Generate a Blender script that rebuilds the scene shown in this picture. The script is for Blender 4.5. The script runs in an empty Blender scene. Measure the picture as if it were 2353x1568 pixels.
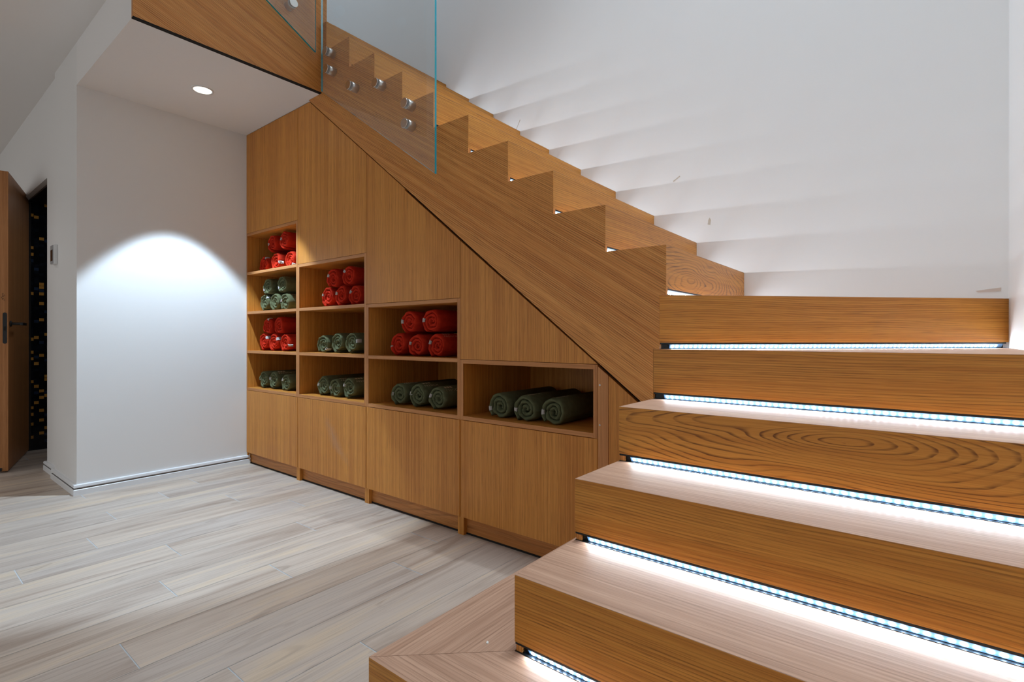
import bpy, bmesh, math, random
from mathutils import Vector, Matrix, noise

scene = bpy.context.scene
COL = scene.collection
R = math.radians
rnd = random.Random(7)

# ------------------------------------------------------------------ helpers
def lin(r, g, b):
    def f(c):
        c /= 255.0
        return c / 12.92 if c <= 0.04045 else ((c + 0.055) / 1.055) ** 2.4
    return (f(r), f(g), f(b), 1.0)


def tag(o, label=None, cat=None, group=None, kind=None):
    if label: o['label'] = label
    if cat: o['category'] = cat
    if group: o['group'] = group
    if kind: o['kind'] = kind
    return o


def empty(name, loc, rz=0.0):
    o = bpy.data.objects.new(name, None)
    COL.objects.link(o)
    o.location = loc
    o.rotation_euler = (0, 0, rz)
    o.empty_display_size = 0.1
    return o


def uv_grain(bm, grain, off=(0.0, 0.0)):
    """UV in metres: U runs along the grain, V across it."""
    uvl = bm.loops.layers.uv.verify()
    g = Vector(grain).normalized()
    for f in bm.faces:
        n = f.normal
        t = g - n * g.dot(n)
        if t.length < 0.2:
            a = Vector((0, 0, 1)) if abs(n.z) < 0.9 else Vector((1, 0, 0))
            t = a - n * a.dot(n)
            k = 1.0
        else:
            k = 1.0
        t.normalize()
        b = n.cross(t)
        if b.dot(Vector((0.31, 0.53, 0.79))) < 0: b = -b
        for l in f.loops:
            p = l.vert.co
            l[uvl].uv = (p.dot(t) * k + off[0], p.dot(b) + off[1])


def finish(name, bm, mat, parent=None, grain=None, bevel=0.0, smooth=False, seg=1, off=None):
    bm.normal_update()
    bmesh.ops.recalc_face_normals(bm, faces=bm.faces[:])
    if bevel > 0:
        bmesh.ops.bevel(bm, geom=[e for e in bm.edges if e.is_manifold and e.calc_face_angle(0) > 0.5], offset=bevel,
                        segments=seg, affect='EDGES', profile=0.6)
        bm.normal_update()
    if grain is not None:
        if off is None: off = (rnd.uniform(0, 60), rnd.uniform(0, 60))
        uv_grain(bm, grain, off)
    me = bpy.data.meshes.new(name)
    bm.to_mesh(me)
    bm.free()
    if smooth:
        for p in me.polygons: p.use_smooth = True
    for m in (mat if isinstance(mat, (list, tuple)) else [mat]):
        me.materials.append(m)
    o = bpy.data.objects.new(name, me)
    COL.objects.link(o)
    if parent: o.parent = parent
    return o


def add_box(bm, x0, x1, y0, y1, z0, z1, mi=0):
    v = [bm.verts.new((x, y, z)) for z in (z0, z1) for y in (y0, y1) for x in (x0, x1)]
    fs = []
    for a, b, c, d in ((0, 2, 3, 1), (4, 5, 7, 6), (0, 1, 5, 4), (2, 6, 7, 3), (0, 4, 6, 2), (1, 3, 7, 5)):
        f = bm.faces.new((v[a], v[b], v[c], v[d])); f.material_index = mi; fs.append(f)
    return fs


def box(name, x0, x1, y0, y1, z0, z1, mat, parent=None, grain=None, bevel=0.0, smooth=False):
    bm = bmesh.new()
    add_box(bm, x0, x1, y0, y1, z0, z1)
    return finish(name, bm, mat, parent, grain, bevel, smooth)


def add_prism(bm, pts, h, axis, mi=0):
    """Polygon extruded along 'axis' over h=(a, b). pts in the two other axes (x<y<z order)."""
    def mk(p, t):
        if axis == 'y': return (p[0], t, p[1])
        if axis == 'z': return (p[0], p[1], t)
        return (t, p[0], p[1])
    a = [bm.verts.new(mk(p, h[0])) for p in pts]
    b = [bm.verts.new(mk(p, h[1])) for p in pts]
    n = len(pts)
    fs = [bm.faces.new(a), bm.faces.new(b[::-1])]
    for i in range(n):
        fs.append(bm.faces.new((a[i], b[i], b[(i + 1) % n], a[(i + 1) % n])))
    for f in fs: f.material_index = mi
    return fs


def prism(name, pts, h, axis, mat, parent=None, grain=None, bevel=0.0, off=None):
    bm = bmesh.new()
    add_prism(bm, pts, h, axis)
    return finish(name, bm, mat, parent, grain, bevel, off=off)


def add_cyl(bm, p0, p1, r0, r1=None, n=32, mi=0, cap=True):
    r1 = r0 if r1 is None else r1
    p0 = Vector(p0); p1 = Vector(p1)
    d = (p1 - p0).normalized()
    a = Vector((0, 0, 1)) if abs(d.z) < 0.9 else Vector((1, 0, 0))
    u = d.cross(a).normalized(); w = d.cross(u)
    A, B = [], []
    for i in range(n):
        t = 2 * math.pi * i / n
        k = u * math.cos(t) + w * math.sin(t)
        A.append(bm.verts.new(p0 + k * r0)); B.append(bm.verts.new(p1 + k * r1))
    fs = [bm.faces.new((A[i], A[(i + 1) % n], B[(i + 1) % n], B[i])) for i in range(n)]
    if cap: fs += [bm.faces.new(A[::-1]), bm.faces.new(B)]
    for f in fs: f.material_index = mi
    return fs


def cyl(name, p0, p1, r, mat, parent=None, r1=None, n=32, bevel=0.0):
    bm = bmesh.new()
    add_cyl(bm, p0, p1, r, r1, n)
    o = finish(name, bm, mat, parent, None, bevel, False)
    for p in o.data.polygons:
        p.use_smooth = len(p.vertices) == 4
    return o


# ------------------------------------------------------------------ materials
def new_mat(name):
    m = bpy.data.materials.new(name)
    m.use_nodes = True
    nt = m.node_tree
    return m, nt, nt.nodes, nt.links, nt.nodes['Principled BSDF']


def simple(name, col, rough=0.6, metal=0.0, spec=None, bump=0.0, bscale=300.0, var=0.0):
    m, nt, N, L, B = new_mat(name)
    B.inputs['Base Color'].default_value = col
    B.inputs['Roughness'].default_value = rough
    B.inputs['Metallic'].default_value = metal
    if spec is not None: B.inputs['Specular IOR Level'].default_value = spec
    if bump or var:
        tc = N.new('ShaderNodeTexCoord')
        nz = N.new('ShaderNodeTexNoise'); nz.inputs['Scale'].default_value = bscale; nz.inputs['Detail'].default_value = 3
        L.new(tc.outputs['Object'], nz.inputs['Vector'])
        if bump:
            bp = N.new('ShaderNodeBump'); bp.inputs['Strength'].default_value = bump; bp.inputs['Distance'].default_value = 0.002
            L.new(nz.outputs['Fac'], bp.inputs['Height']); L.new(bp.outputs['Normal'], B.inputs['Normal'])
        if var:
            n2 = N.new('ShaderNodeTexNoise'); n2.inputs['Scale'].default_value = 1.7; n2.inputs['Detail'].default_value = 5
            L.new(tc.outputs['Object'], n2.inputs['Vector'])
            mx = N.new('ShaderNodeMix'); mx.data_type = 'RGBA'
            c2 = tuple(max(0, c * (1 - var)) for c in col[:3]) + (1,)
            mx.inputs['A'].default_value = c2; mx.inputs['B'].default_value = col
            L.new(n2.outputs['Fac'], mx.inputs['Factor']); L.new(mx.outputs['Result'], B.inputs['Base Color'])
    return m


def wood(name, dark, mid, light, fig=0.0, rings=9.0, fu=0.9, fv=5.0, fine=1.0, rough=0.42, vscale=1.0, bump=0.15, vlines=30.0, lam=0.0, strk=75.0, thin=0.0, eye=None):
    """Oak from UVs in metres. fig: strength of the contour (cathedral) figure; fine: strength of straight pore lines."""
    m, nt, N, L, B = new_mat(name)
    uv = N.new('ShaderNodeUVMap')
    vec = uv.outputs['UV']
    if lam > 0:
        s0 = N.new('ShaderNodeSeparateXYZ'); L.new(vec, s0.inputs['Vector'])
        dv = N.new('ShaderNodeMath'); dv.operation = 'DIVIDE'; dv.inputs[1].default_value = lam; L.new(s0.outputs['Y'], dv.inputs[0])
        fl = N.new('ShaderNodeMath'); fl.operation = 'FLOOR'; L.new(dv.outputs[0], fl.inputs[0])
        ma = N.new('ShaderNodeMath'); ma.operation = 'MULTIPLY_ADD'; ma.inputs[1].default_value = 7.31
        L.new(fl.outputs[0], ma.inputs[0]); L.new(s0.outputs['X'], ma.inputs[2])
        mb = N.new('ShaderNodeMath'); mb.operation = 'MULTIPLY_ADD'; mb.inputs[1].default_value = 3.17
        L.new(fl.outputs[0], mb.inputs[0]); L.new(s0.outputs['Y'], mb.inputs[2])
        cv = N.new('ShaderNodeCombineXYZ'); L.new(ma.outputs[0], cv.inputs[0]); L.new(mb.outputs[0], cv.inputs[1])
        vec = cv.outputs[0]
    def mapped(su, sv):
        mp = N.new('ShaderNodeMapping'); mp.inputs['Scale'].default_value = (su, sv, 1)
        L.new(vec, mp.inputs['Vector']); return mp
    def noise(su, sv, detail=2.0, rough_=0.5, dist=0.0):
        n = N.new('ShaderNodeTexNoise'); n.noise_dimensions = '2D'
        n.inputs['Scale'].default_value = 1.0; n.inputs['Detail'].default_value = detail
        n.inputs['Roughness'].default_value = rough_; n.inputs['Distortion'].default_value = dist
        L.new(mapped(su, sv).outputs['Vector'], n.inputs['Vector']); return n.outputs['Fac']
    def mth(op, a, b=None, c=None):
        n = N.new('ShaderNodeMath'); n.operation = op
        for i, x in enumerate((a, b, c)):
            if x is None: continue
            if isinstance(x, (int, float)): n.inputs[i].default_value = x
            else: L.new(x, n.inputs[i])
        return n.outputs[0]
    def remap(x, a, b, c=0.0, d=1.0):
        n = N.new('ShaderNodeMapRange'); n.interpolation_type = 'SMOOTHSTEP'
        n.inputs['From Min'].default_value = a; n.inputs['From Max'].default_value = b
        n.inputs['To Min'].default_value = c; n.inputs['To Max'].default_value = d
        L.new(x, n.inputs['Value']); return n.outputs['Result']
    sv = vscale
    # broad tone bands, veneer streaks, pore lines
    broad = remap(noise(0.35, 7 * sv, 2), 0.3, 0.7)
    streak = remap(noise(0.9, strk * sv, 3, 0.6, 0.15), 0.32, 0.68)
    pore = remap(noise(9.0, 420 * sv, 2, 0.6), 0.50, 0.72)
    tone = mth('ADD', mth('MULTIPLY', broad, 0.35), mth('MULTIPLY', streak, 0.65))
    mx = N.new('ShaderNodeMix'); mx.data_type = 'RGBA'
    mx.inputs['A'].default_value = mid; mx.inputs['B'].default_value = light
    L.new(tone, mx.inputs['Factor'])
    col = mx.outputs['Result']
    # darkening factor from pores + growth-ring contours
    dk = mth('MULTIPLY', pore, 0.45 * fine)
    if fig > 0:
        sep = N.new('ShaderNodeSeparateXYZ'); L.new(vec, sep.inputs['Vector'])
        low = noise(fu, fv, 1.0, 0.45, 0.25)
        wob = noise(6.0, 45.0, 2.0, 0.5)
        F = mth('ADD', mth('MULTIPLY', low, rings), mth('ADD', mth('MULTIPLY', sep.outputs['Y'], vlines), mth('MULTIPLY', wob, 0.35)))
        if eye:
            du = mth('MULTIPLY', mth('SUBTRACT', sep.outputs['X'], eye[0]), 1.0 / eye[2])
            dv2 = mth('SUBTRACT', sep.outputs['Y'], eye[1])
            rr = mth('SQRT', mth('ADD', mth('MULTIPLY', du, du), mth('MULTIPLY', dv2, dv2)))
            F = mth('ADD', mth('MULTIPLY', rr, vlines), mth('ADD', mth('MULTIPLY', low, rings), mth('MULTIPLY', wob, 0.5)))
        saw = mth('FRACT', F)
        ring = mth('MULTIPLY', remap(saw, 0.45 + thin, 0.9), mth('SUBTRACT', 1.0, remap(saw, 0.92, 1.0)))
        brk = mth('MULTIPLY', remap(noise(5.0, 160.0, 2, 0.6), 0.25, 0.6, 0.45, 1.0), remap(noise(1.3, 22.0, 3, 0.6), 0.3, 0.68, 0.25, 1.0))
        dk = mth('ADD', dk, mth('MULTIPLY', mth('MULTIPLY', ring, brk), fig))
    dk = mth('MINIMUM', dk, 1.0)
    mx2 = N.new('ShaderNodeMix'); mx2.data_type = 'RGBA'
    L.new(dk, mx2.inputs['Factor']); L.new(col, mx2.inputs['A']); mx2.inputs['B'].default_value = dark
    L.new(mx2.outputs['Result'], B.inputs['Base Color'])
    B.inputs['Roughness'].default_value = rough
    B.inputs['Specular IOR Level'].default_value = 0.35
    bp = N.new('ShaderNodeBump'); bp.inputs['Strength'].default_value = bump; bp.inputs['Distance'].default_value = 0.0006
    inv = mth('SUBTRACT', 1.0, dk)
    L.new(inv, bp.inputs['Height']); L.new(bp.outputs['Normal'], B.inputs['Normal'])
    return m


M = {}
M['cab'] = wood('oak_veneer', lin(112, 62, 18), lin(184, 115, 44), lin(217, 149, 68), fig=0.0, fine=0.8, rough=0.40, strk=125.0)
M['cab_edge'] = wood('oak_lipping', lin(120, 72, 38), lin(184, 120, 66), lin(206, 144, 88), fig=0.2, rings=6, fv=8, vlines=60, fine=0.5, rough=0.45)
M['stringer'] = wood('oak_stringer', lin(104, 56, 17), lin(202, 128, 58), lin(230, 162, 86), fig=0.8, rings=9.0, fu=0.55, fv=3.2, fine=0.7, rough=0.42, vlines=135.0, strk=95.0)
M['riser'] = wood('oak_riser', lin(110, 64, 19), lin(186, 121, 46), lin(210, 148, 64), fig=0.6, rings=7.0, fu=0.9, fv=5.0, fine=0.7, rough=0.36, vlines=130.0, lam=0.11, strk=90.0)
FIG = dict(fig=0.95, rings=9.0, fu=2.2, fv=9.0, fine=0.5, rough=0.36, vlines=115.0, thin=0.1)
M['riser_figured'] = wood('oak_riser_figured', lin(108, 62, 19), lin(186, 121, 46), lin(210, 148, 64), eye=(-.142, .653, 6.5), **FIG)
M['riser_knotty'] = wood('oak_riser_knotty', lin(108, 62, 19), lin(186, 121, 46), lin(210, 148, 64), eye=(1.93, 1.115, 4.5), **FIG)
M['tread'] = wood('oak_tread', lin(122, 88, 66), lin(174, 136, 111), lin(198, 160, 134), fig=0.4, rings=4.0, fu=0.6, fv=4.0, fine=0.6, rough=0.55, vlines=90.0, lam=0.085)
M['toe'] = wood('oak_toe_kick', lin(84, 48, 18), lin(176, 110, 52), lin(200, 136, 74), fig=0.4, rings=14, fu=0.8, fv=5, fine=0.5)
M['door'] = wood('oak_door', lin(100, 60, 30), lin(160, 104, 58), lin(186, 128, 78), fig=0.0, fine=0.6)
M['wall'] = simple('white_paint', lin(232, 231, 229), 0.55, spec=0.3, bump=0.05, bscale=140.0)
M['ceil'] = simple('ceiling_paint', lin(238, 236, 234), 0.8, spec=0.2)
M['base'] = simple('baseboard_white', lin(232, 234, 236), 0.35)
M['groove'] = simple('groove_dark', lin(165, 162, 160), 0.7)
M['black'] = simple('black_metal', lin(22, 23, 26), 0.35, spec=0.5)
M['channel'] = simple('anodised_channel', lin(40, 44, 46), 0.25, metal=0.6)
M['tape'] = simple('led_tape', lin(120, 165, 215), 0.35)
M['steel'] = simple('brushed_steel', lin(205, 202, 198), 0.28, metal=1.0)
M['white_plastic'] = simple('white_plastic', lin(225, 225, 225), 0.4)
M['grey_plastic'] = simple('grey_plastic', lin(150, 150, 152), 0.4)
M['dark_glass'] = simple('dark_screen', lin(45, 28, 26), 0.15)
M['chip'] = simple('paint_chip', lin(225, 222, 215), 0.7)
M['patch'] = simple('bare_patch', lin(206, 190, 178), 0.8)
M['scratch'] = simple('scuff', lin(196, 186, 170), 0.8)
M['ink'] = simple('ink', lin(30, 22, 16), 0.7)
M['tagcloth'] = simple('tag_cloth', lin(226, 222, 218), 0.8, bump=0.2, bscale=900)
M['thread'] = simple('embroidery_thread', lin(186, 172, 140), 0.6)
M['thread_red'] = simple('embroidery_thread_red', lin(205, 130, 105), 0.6)
M['dark'] = simple('shade_and_latch_black', lin(20, 16, 13), 0.9)  # near-black standing in for shade in gaps and inner room; latch too


def emis(name, col, s):
    m, nt, N, L, B = new_mat(name)
    B.inputs['Base Color'].default_value = (0.8, 0.8, 0.8, 1)
    B.inputs['Emission Color'].default_value = col
    B.inputs['Emission Strength'].default_value = s
    return m


M['diode'] = emis('led_diode', (0.82, 0.91, 1.0, 1), 290.0)
M['lens'] = emis('downlight_lens', (1.0, 0.93, 0.78, 1), 6.0)


def towel_mat(name, col, col2):
    m, nt, N, L, B = new_mat(name)
    tc = N.new('ShaderNodeTexCoord')
    n1 = N.new('ShaderNodeTexNoise'); n1.inputs['Scale'].default_value = 650; n1.inputs['Detail'].default_value = 3
    n2 = N.new('ShaderNodeTexNoise'); n2.inputs['Scale'].default_value = 45; n2.inputs['Detail'].default_value = 4
    L.new(tc.outputs['Object'], n1.inputs['Vector']); L.new(tc.outputs['Object'], n2.inputs['Vector'])
    mx = N.new('ShaderNodeMix'); mx.data_type = 'RGBA'
    mx.inputs['A'].default_value = col; mx.inputs['B'].default_value = col2
    L.new(n2.outputs['Fac'], mx.inputs['Factor'])
    L.new(mx.outputs['Result'], B.inputs['Base Color'])
    ad = N.new('ShaderNodeMath'); ad.operation = 'MULTIPLY_ADD'; ad.inputs[1].default_value = 2.0
    L.new(n2.outputs['Fac'], ad.inputs[0]); L.new(n1.outputs['Fac'], ad.inputs[2])
    bp = N.new('ShaderNodeBump'); bp.inputs['Strength'].default_value = 0.55; bp.inputs['Distance'].default_value = 0.003
    L.new(ad.outputs[0], bp.inputs['Height']); L.new(bp.outputs['Normal'], B.inputs['Normal'])
    B.inputs['Roughness'].default_value = 0.95
    B.inputs['Specular IOR Level'].default_value = 0.1
    B.inputs['Sheen Weight'].default_value = 0.25
    B.inputs['Sheen Roughness'].default_value = 0.4
    B.inputs['Sheen Tint'].default_value = tuple(min(1, c * 1.6) for c in col[:3]) + (1,)
    return m


M['red'] = towel_mat('red_terry', lin(174, 38, 20), lin(202, 54, 32))
M['green'] = towel_mat('green_terry', lin(82, 86, 60), lin(108, 112, 84))


def floor_mat():
    m, nt, N, L, B = new_mat('wood_look_tile')
    uv = N.new('ShaderNodeUVMap'); uv.uv_map = 'UVMap'
    uv2 = N.new('ShaderNodeUVMap'); uv2.uv_map = 'plank'
    sp = N.new('ShaderNodeSeparateXYZ'); L.new(uv2.outputs['UV'], sp.inputs['Vector'])
    def noise(su, sv, detail, r, dist=0.0):
        mp = N.new('ShaderNodeMapping'); mp.inputs['Scale'].default_value = (su, sv, 1)
        L.new(uv.outputs['UV'], mp.inputs['Vector'])
        n = N.new('ShaderNodeTexNoise'); n.noise_dimensions = '2D'; n.inputs['Scale'].default_value = 1
        n.inputs['Detail'].default_value = detail; n.inputs['Roughness'].default_value = r; n.inputs['Distortion'].default_value = dist
        L.new(mp.outputs['Vector'], n.inputs['Vector']); return n.outputs['Fac']
    def ramp(x, stops):
        r = N.new('ShaderNodeValToRGB'); L.new(x, r.inputs['Fac'])
        e = r.color_ramp.elements
        e[0].position, e[0].color = stops[0]; e[1].position, e[1].color = stops[-1]
        for p, c in stops[1:-1]:
            k = e.new(p); k.color = c
        return r.outputs['Color']
    base = ramp(noise(0.9, 10, 5, 0.6, 0.6), [(0.26, lin(166, 148, 134)), (0.42, lin(188, 173, 160)), (0.55, lin(200, 187, 175)), (0.7, lin(210, 192, 170))])
    fine = ramp(noise(2.2, 120, 4, 0.7, 0.25), [(0.32, (0.66, 0.63, 0.61, 1)), (0.52, (1, 1, 1, 1))])
    mx = N.new('ShaderNodeMix'); mx.data_type = 'RGBA'; mx.blend_type = 'MULTIPLY'; mx.inputs['Factor'].default_value = 0.5
    L.new(base, mx.inputs['A']); L.new(fine, mx.inputs['B'])
    pt = ramp(sp.outputs['X'], [(0.0, (0.93, 0.94, 0.96, 1)), (0.5, (1, 0.99, 0.975, 1)), (1.0, (1.02, 0.985, 0.94, 1))])
    mx2 = N.new('ShaderNodeMix'); mx2.data_type = 'RGBA'; mx2.blend_type = 'MULTIPLY'; mx2.inputs['Factor'].default_value = 1
    L.new(mx.outputs['Result'], mx2.inputs['A']); L.new(pt, mx2.inputs['B'])
    # knots
    kn = noise(4.0, 15.0, 1, 0.4, 0.8)
    kr = ramp(kn, [(0.71, (0, 0, 0, 1)), (0.80, (1, 1, 1, 1))])
    mx3 = N.new('ShaderNodeMix'); mx3.data_type = 'RGBA'
    kk = N.new('ShaderNodeMath'); kk.operation = 'MULTIPLY'; kk.inputs[1].default_value = 0.4
    L.new(kr, kk.inputs[0]); L.new(kk.outputs[0], mx3.inputs['Factor'])
    L.new(mx2.outputs['Result'], mx3.inputs['A']); mx3.inputs['B'].default_value = lin(140, 122, 108)
    L.new(mx3.outputs['Result'], B.inputs['Base Color'])
    B.inputs['Roughness'].default_value = 0.42
    B.inputs['Specular IOR Level'].default_value = 0.4
    return m


M['floor'] = floor_mat()
M['grout'] = simple('grout', lin(196, 202, 206), 0.8)


def mosaic_mat():
    m, nt, N, L, B = new_mat('dark_mosaic')
    tc = N.new('ShaderNodeTexCoord')
    sp = N.new('ShaderNodeSeparateXYZ'); L.new(tc.outputs['Object'], sp.inputs['Vector'])
    def mth(op, a, b=None):
        n = N.new('ShaderNodeMath'); n.operation = op
        for i, x in enumerate((a, b)):
            if x is None: continue
            if isinstance(x, (int, float)): n.inputs[i].default_value = x
            else: L.new(x, n.inputs[i])
        return n.outputs[0]
    a = mth('ADD', sp.outputs['X'], sp.outputs['Y'])
    u = mth('DIVIDE', a, 0.031)
    cu = mth('FLOOR', u)
    odd = mth('MULTIPLY', mth('MODULO', mth('ABSOLUTE', cu), 2.0), 0.5)
    v = mth('ADD', mth('DIVIDE', sp.outputs['Z'], 0.026), odd)
    cv = mth('FLOOR', v)
    cb = N.new('ShaderNodeCombineXYZ'); L.new(cu, cb.inputs[0]); L.new(cv, cb.inputs[1])
    wn = N.new('ShaderNodeTexWhiteNoise'); wn.noise_dimensions = '2D'; L.new(cb.outputs[0], wn.inputs['Vector'])
    r = N.new('ShaderNodeValToRGB'); r.color_ramp.interpolation = 'CONSTANT'; L.new(wn.outputs['Value'], r.inputs['Fac'])
    e = r.color_ramp.elements
    e[0].position = 0; e[0].color = lin(14, 16, 20); e[1].position = 0.5; e[1].color = lin(22, 28, 38)
    for p, c in ((0.75, lin(42, 56, 78)), (0.82, lin(12, 13, 16)), (0.89, lin(205, 150, 70))):
        k = e.new(p); k.color = c
    fu = mth('FRACT', u); fv = mth('FRACT', v)
    g = mth('MULTIPLY', mth('GREATER_THAN', fu, 0.08), mth('GREATER_THAN', fv, 0.10))
    mx = N.new('ShaderNodeMix'); mx.data_type = 'RGBA'; L.new(g, mx.inputs['Factor'])
    mx.inputs['A'].default_value = lin(10, 10, 12); L.new(r.outputs['Color'], mx.inputs['B'])
    L.new(mx.outputs['Result'], B.inputs['Base Color'])
    B.inputs['Roughness'].default_value = 0.2
    return m


M['mosaic'] = mosaic_mat()


def glass_mats():
    m, nt, N, L, B = new_mat('clear_glass')
    N.remove(B)
    out = N['Material Output']
    tr = N.new('ShaderNodeBsdfTransparent'); tr.inputs['Color'].default_value = (0.975, 0.99, 0.99, 1)
    gl = N.new('ShaderNodeBsdfGlossy'); gl.inputs['Roughness'].default_value = 0.02
    fr = N.new('ShaderNodeFresnel'); fr.inputs['IOR'].default_value = 1.5
    mx = N.new('ShaderNodeMixShader')
    ge = N.new('ShaderNodeNewGeometry')
    iv = N.new('ShaderNodeMath'); iv.operation = 'SUBTRACT'; iv.inputs[0].default_value = 1.0
    L.new(ge.outputs['Backfacing'], iv.inputs[1])
    mu = N.new('ShaderNodeMath'); mu.operation = 'MULTIPLY'
    L.new(fr.outputs[0], mu.inputs[0]); L.new(iv.outputs[0], mu.inputs[1])
    L.new(mu.outputs[0], mx.inputs[0]); L.new(tr.outputs[0], mx.inputs[1]); L.new(gl.outputs[0], mx.inputs[2])
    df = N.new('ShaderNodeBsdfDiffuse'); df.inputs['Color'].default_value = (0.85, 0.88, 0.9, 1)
    m2 = N.new('ShaderNodeMixShader'); m2.inputs[0].default_value = 0.045  # diffuse white mixed in as painted haze of room reflections
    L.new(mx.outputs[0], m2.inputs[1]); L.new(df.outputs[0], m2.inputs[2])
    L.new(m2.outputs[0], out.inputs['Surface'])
    e = simple('glass_edge', lin(10, 165, 188), 0.12, spec=0.6)
    p = e.node_tree.nodes['Principled BSDF']
    p.inputs['Transmission Weight'].default_value = 0.25
    return m, e


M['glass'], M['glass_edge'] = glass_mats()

# ------------------------------------------------------------------ dimensions (metres)
Yf, Yt, Ys, Yw = 1.6848, 1.7098, 1.6696, 2.6356      # cabinet face, toe kick, stringer face, stair back wall
Xr = 0.2496                                          # right wall
Xc, Yl = -3.773, 0.742                               # alcove corner
Xb, Zs, Zc = -2.7732, 2.3423, 2.585                  # upper fascia, soffit, room ceiling
Z = {1: .1939, 2: .366, 3: .5273, 4: .6909, 5: .86, 6: 1.0437, 7: 1.2114}
for k in range(8, 18): Z[k] = Z[7] + (k - 7) * .1706
XK = {k: -.6725 - (k - 7) * .2275 for k in range(7, 18)}
YN = {1: .6894, 2: .907, 3: 1.1633, 4: 1.4152, 5: 1.6696}
XL1, XL = -.9558, -.7172
XE, XE6 = -2.7722, -.6951
GAP = .022
KMAX = 16


def zline(x): return .682 + .773 * (-.767 - x)       # underside of the upper stringer


# ------------------------------------------------------------------ room shell
def build_floor():
    bm = bmesh.new()
    uvl = bm.loops.layers.uv.new('UVMap'); pl = bm.loops.layers.uv.new('plank')
    W, LN = .181, 1.10
    known = {0: 1.31, 1: .46, 2: .99, 3: .67, 4: 1.30, 5: .805, 6: .352, 7: .61, 8: 1.27, 9: .765, 10: 1.05, 11: 1.27, 12: .757}
    r = random.Random(3)
    def quad(x0, x1, y0, y1, z, mi, ou, ov, a, b):
        f = bm.faces.new([bm.verts.new(p) for p in ((x0, y0, z), (x1, y0, z), (x1, y1, z), (x0, y1, z))])
        f.material_index = mi
        for l in f.loops:
            l[uvl].uv = (l.vert.co.y + ou, l.vert.co.x + ov); l[pl].uv = (a, b)
    for n in range(-10, 43):
        x1 = -1.48 - W * n
        x0 = x1 - W
        j = known.get(n, r.uniform(0, LN))
        y = j - LN * 5
        while y < 2.6:
            a, b = max(y + .0018, -4.0), min(y + LN - .0018, 2.6)
            if b > a and x0 < .25:
                quad(x0 + .0007, min(x1 - .0007, .25), a, b, 0.0, 0, r.uniform(0, 90), r.uniform(0, 90), r.random(), r.random())
            y += LN
    quad(-9.2, .25, -4, 2.6, -.0008, 1, 0, 0, .5, .5)
    add_box(bm, -9.2, .35, -4, 2.75, -.12, -.01, 1)
    o = finish('floor', bm, [M['floor'], M['grout']])
    tag(o, 'pale grey-beige wood-look plank tile floor', 'floor', kind='structure')


build_floor()


def struct(name, bm, mat, label, cat):
    o = finish(name, bm, mat)
    return tag(o, label, cat, kind='structure')


bm = bmesh.new(); add_box(bm, -4.327, Xc, Yl, 2.32, 0, Zc)
struct('wall_left', bm, M['wall'], 'white alcove wall lit by the downlight, left of the cabinets', 'wall')
bm = bmesh.new()
add_box(bm, -4.647, -4.327, Yl + .016, .95, 0, Zc)
add_box(bm, -9.2, -4.647, Yl + .016, .95, 1.985, Zc)
add_box(bm, -9.2, -5.545, Yl + .016, 2.3, 0, 1.985)
struct('wall_front', bm, M['wall'], 'white wall around the open oak door on the far left', 'wall')
bm = bmesh.new(); add_box(bm, -5.5445, -5.533, .806, 2.2, .0, 1.984)
struct('wall_mosaic', bm, M['mosaic'], 'black mosaic wall with scattered gold tiles beyond the door', 'wall')
bm = bmesh.new()  # near-black wall colour stands in for the darkness of this room
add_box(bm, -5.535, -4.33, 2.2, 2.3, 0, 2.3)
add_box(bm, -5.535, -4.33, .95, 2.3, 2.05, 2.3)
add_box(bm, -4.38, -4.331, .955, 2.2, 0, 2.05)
struct('wall_inner', bm, M['dark'], 'walls of the room beyond the door, coloured near-black for its darkness', 'wall')
bm = bmesh.new(); add_box(bm, -6.4, .35, Yw, Yw + .12, 0, 6.1)
wb = struct('wall_back', bm, M['wall'], 'tall white stairwell wall behind the upper flight', 'wall')
bm = bmesh.new(); add_box(bm, -9.3, -9.2, -4, .95, 0, Zc)
struct('wall_far', bm, M['wall'], 'white end wall of the room far to the left', 'wall')
bm = bmesh.new(); add_box(bm, Xr, .35, -4, Yw, 0, 6.1)
struct('wall_right', bm, M['wall'], 'white wall at the right end of the lower steps', 'wall')
bm = bmesh.new()
add_box(bm, -9.2, Xb, -4, Yl, Zc, Zc + .22)
add_box(bm, -9.2, Xc, Yl, .95, Zc, Zc + .22)
struct('ceiling', bm, M['ceil'], 'plain white ceiling over the room at upper left', 'ceiling')
bm = bmesh.new(); add_box(bm, -6.4, Xr, -2.6, -2.5, Zc + .23, 6.1)
struct('wall_upper', bm, M['wall'], 'white wall of the upper floor facing the stairwell', 'wall')
bm = bmesh.new(); add_box(bm, -6.5, -6.4, -2.6, Yw + .12, Zc + .23, 6.1)
struct('wall_landing', bm, M['wall'], 'white wall at the far end of the upper landing', 'wall')
bm = bmesh.new()
add_box(bm, Xc, -2.795, Yl, 1.684, Zs, 2.70)
add_box(bm, Xc, -2.795, 1.684, 2.2, 2.45, 2.70)
struct('ceiling_soffit', bm, M['ceil'], 'white soffit with the downlight over the alcove', 'ceiling')
bm = bmesh.new(); add_box(bm, -6.4, .35, -2.6, Yw + .12, 6.1, 6.2)
struct('ceiling_stairwell', bm, M['ceil'], 'white ceiling high above the stairwell', 'ceiling')


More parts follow.
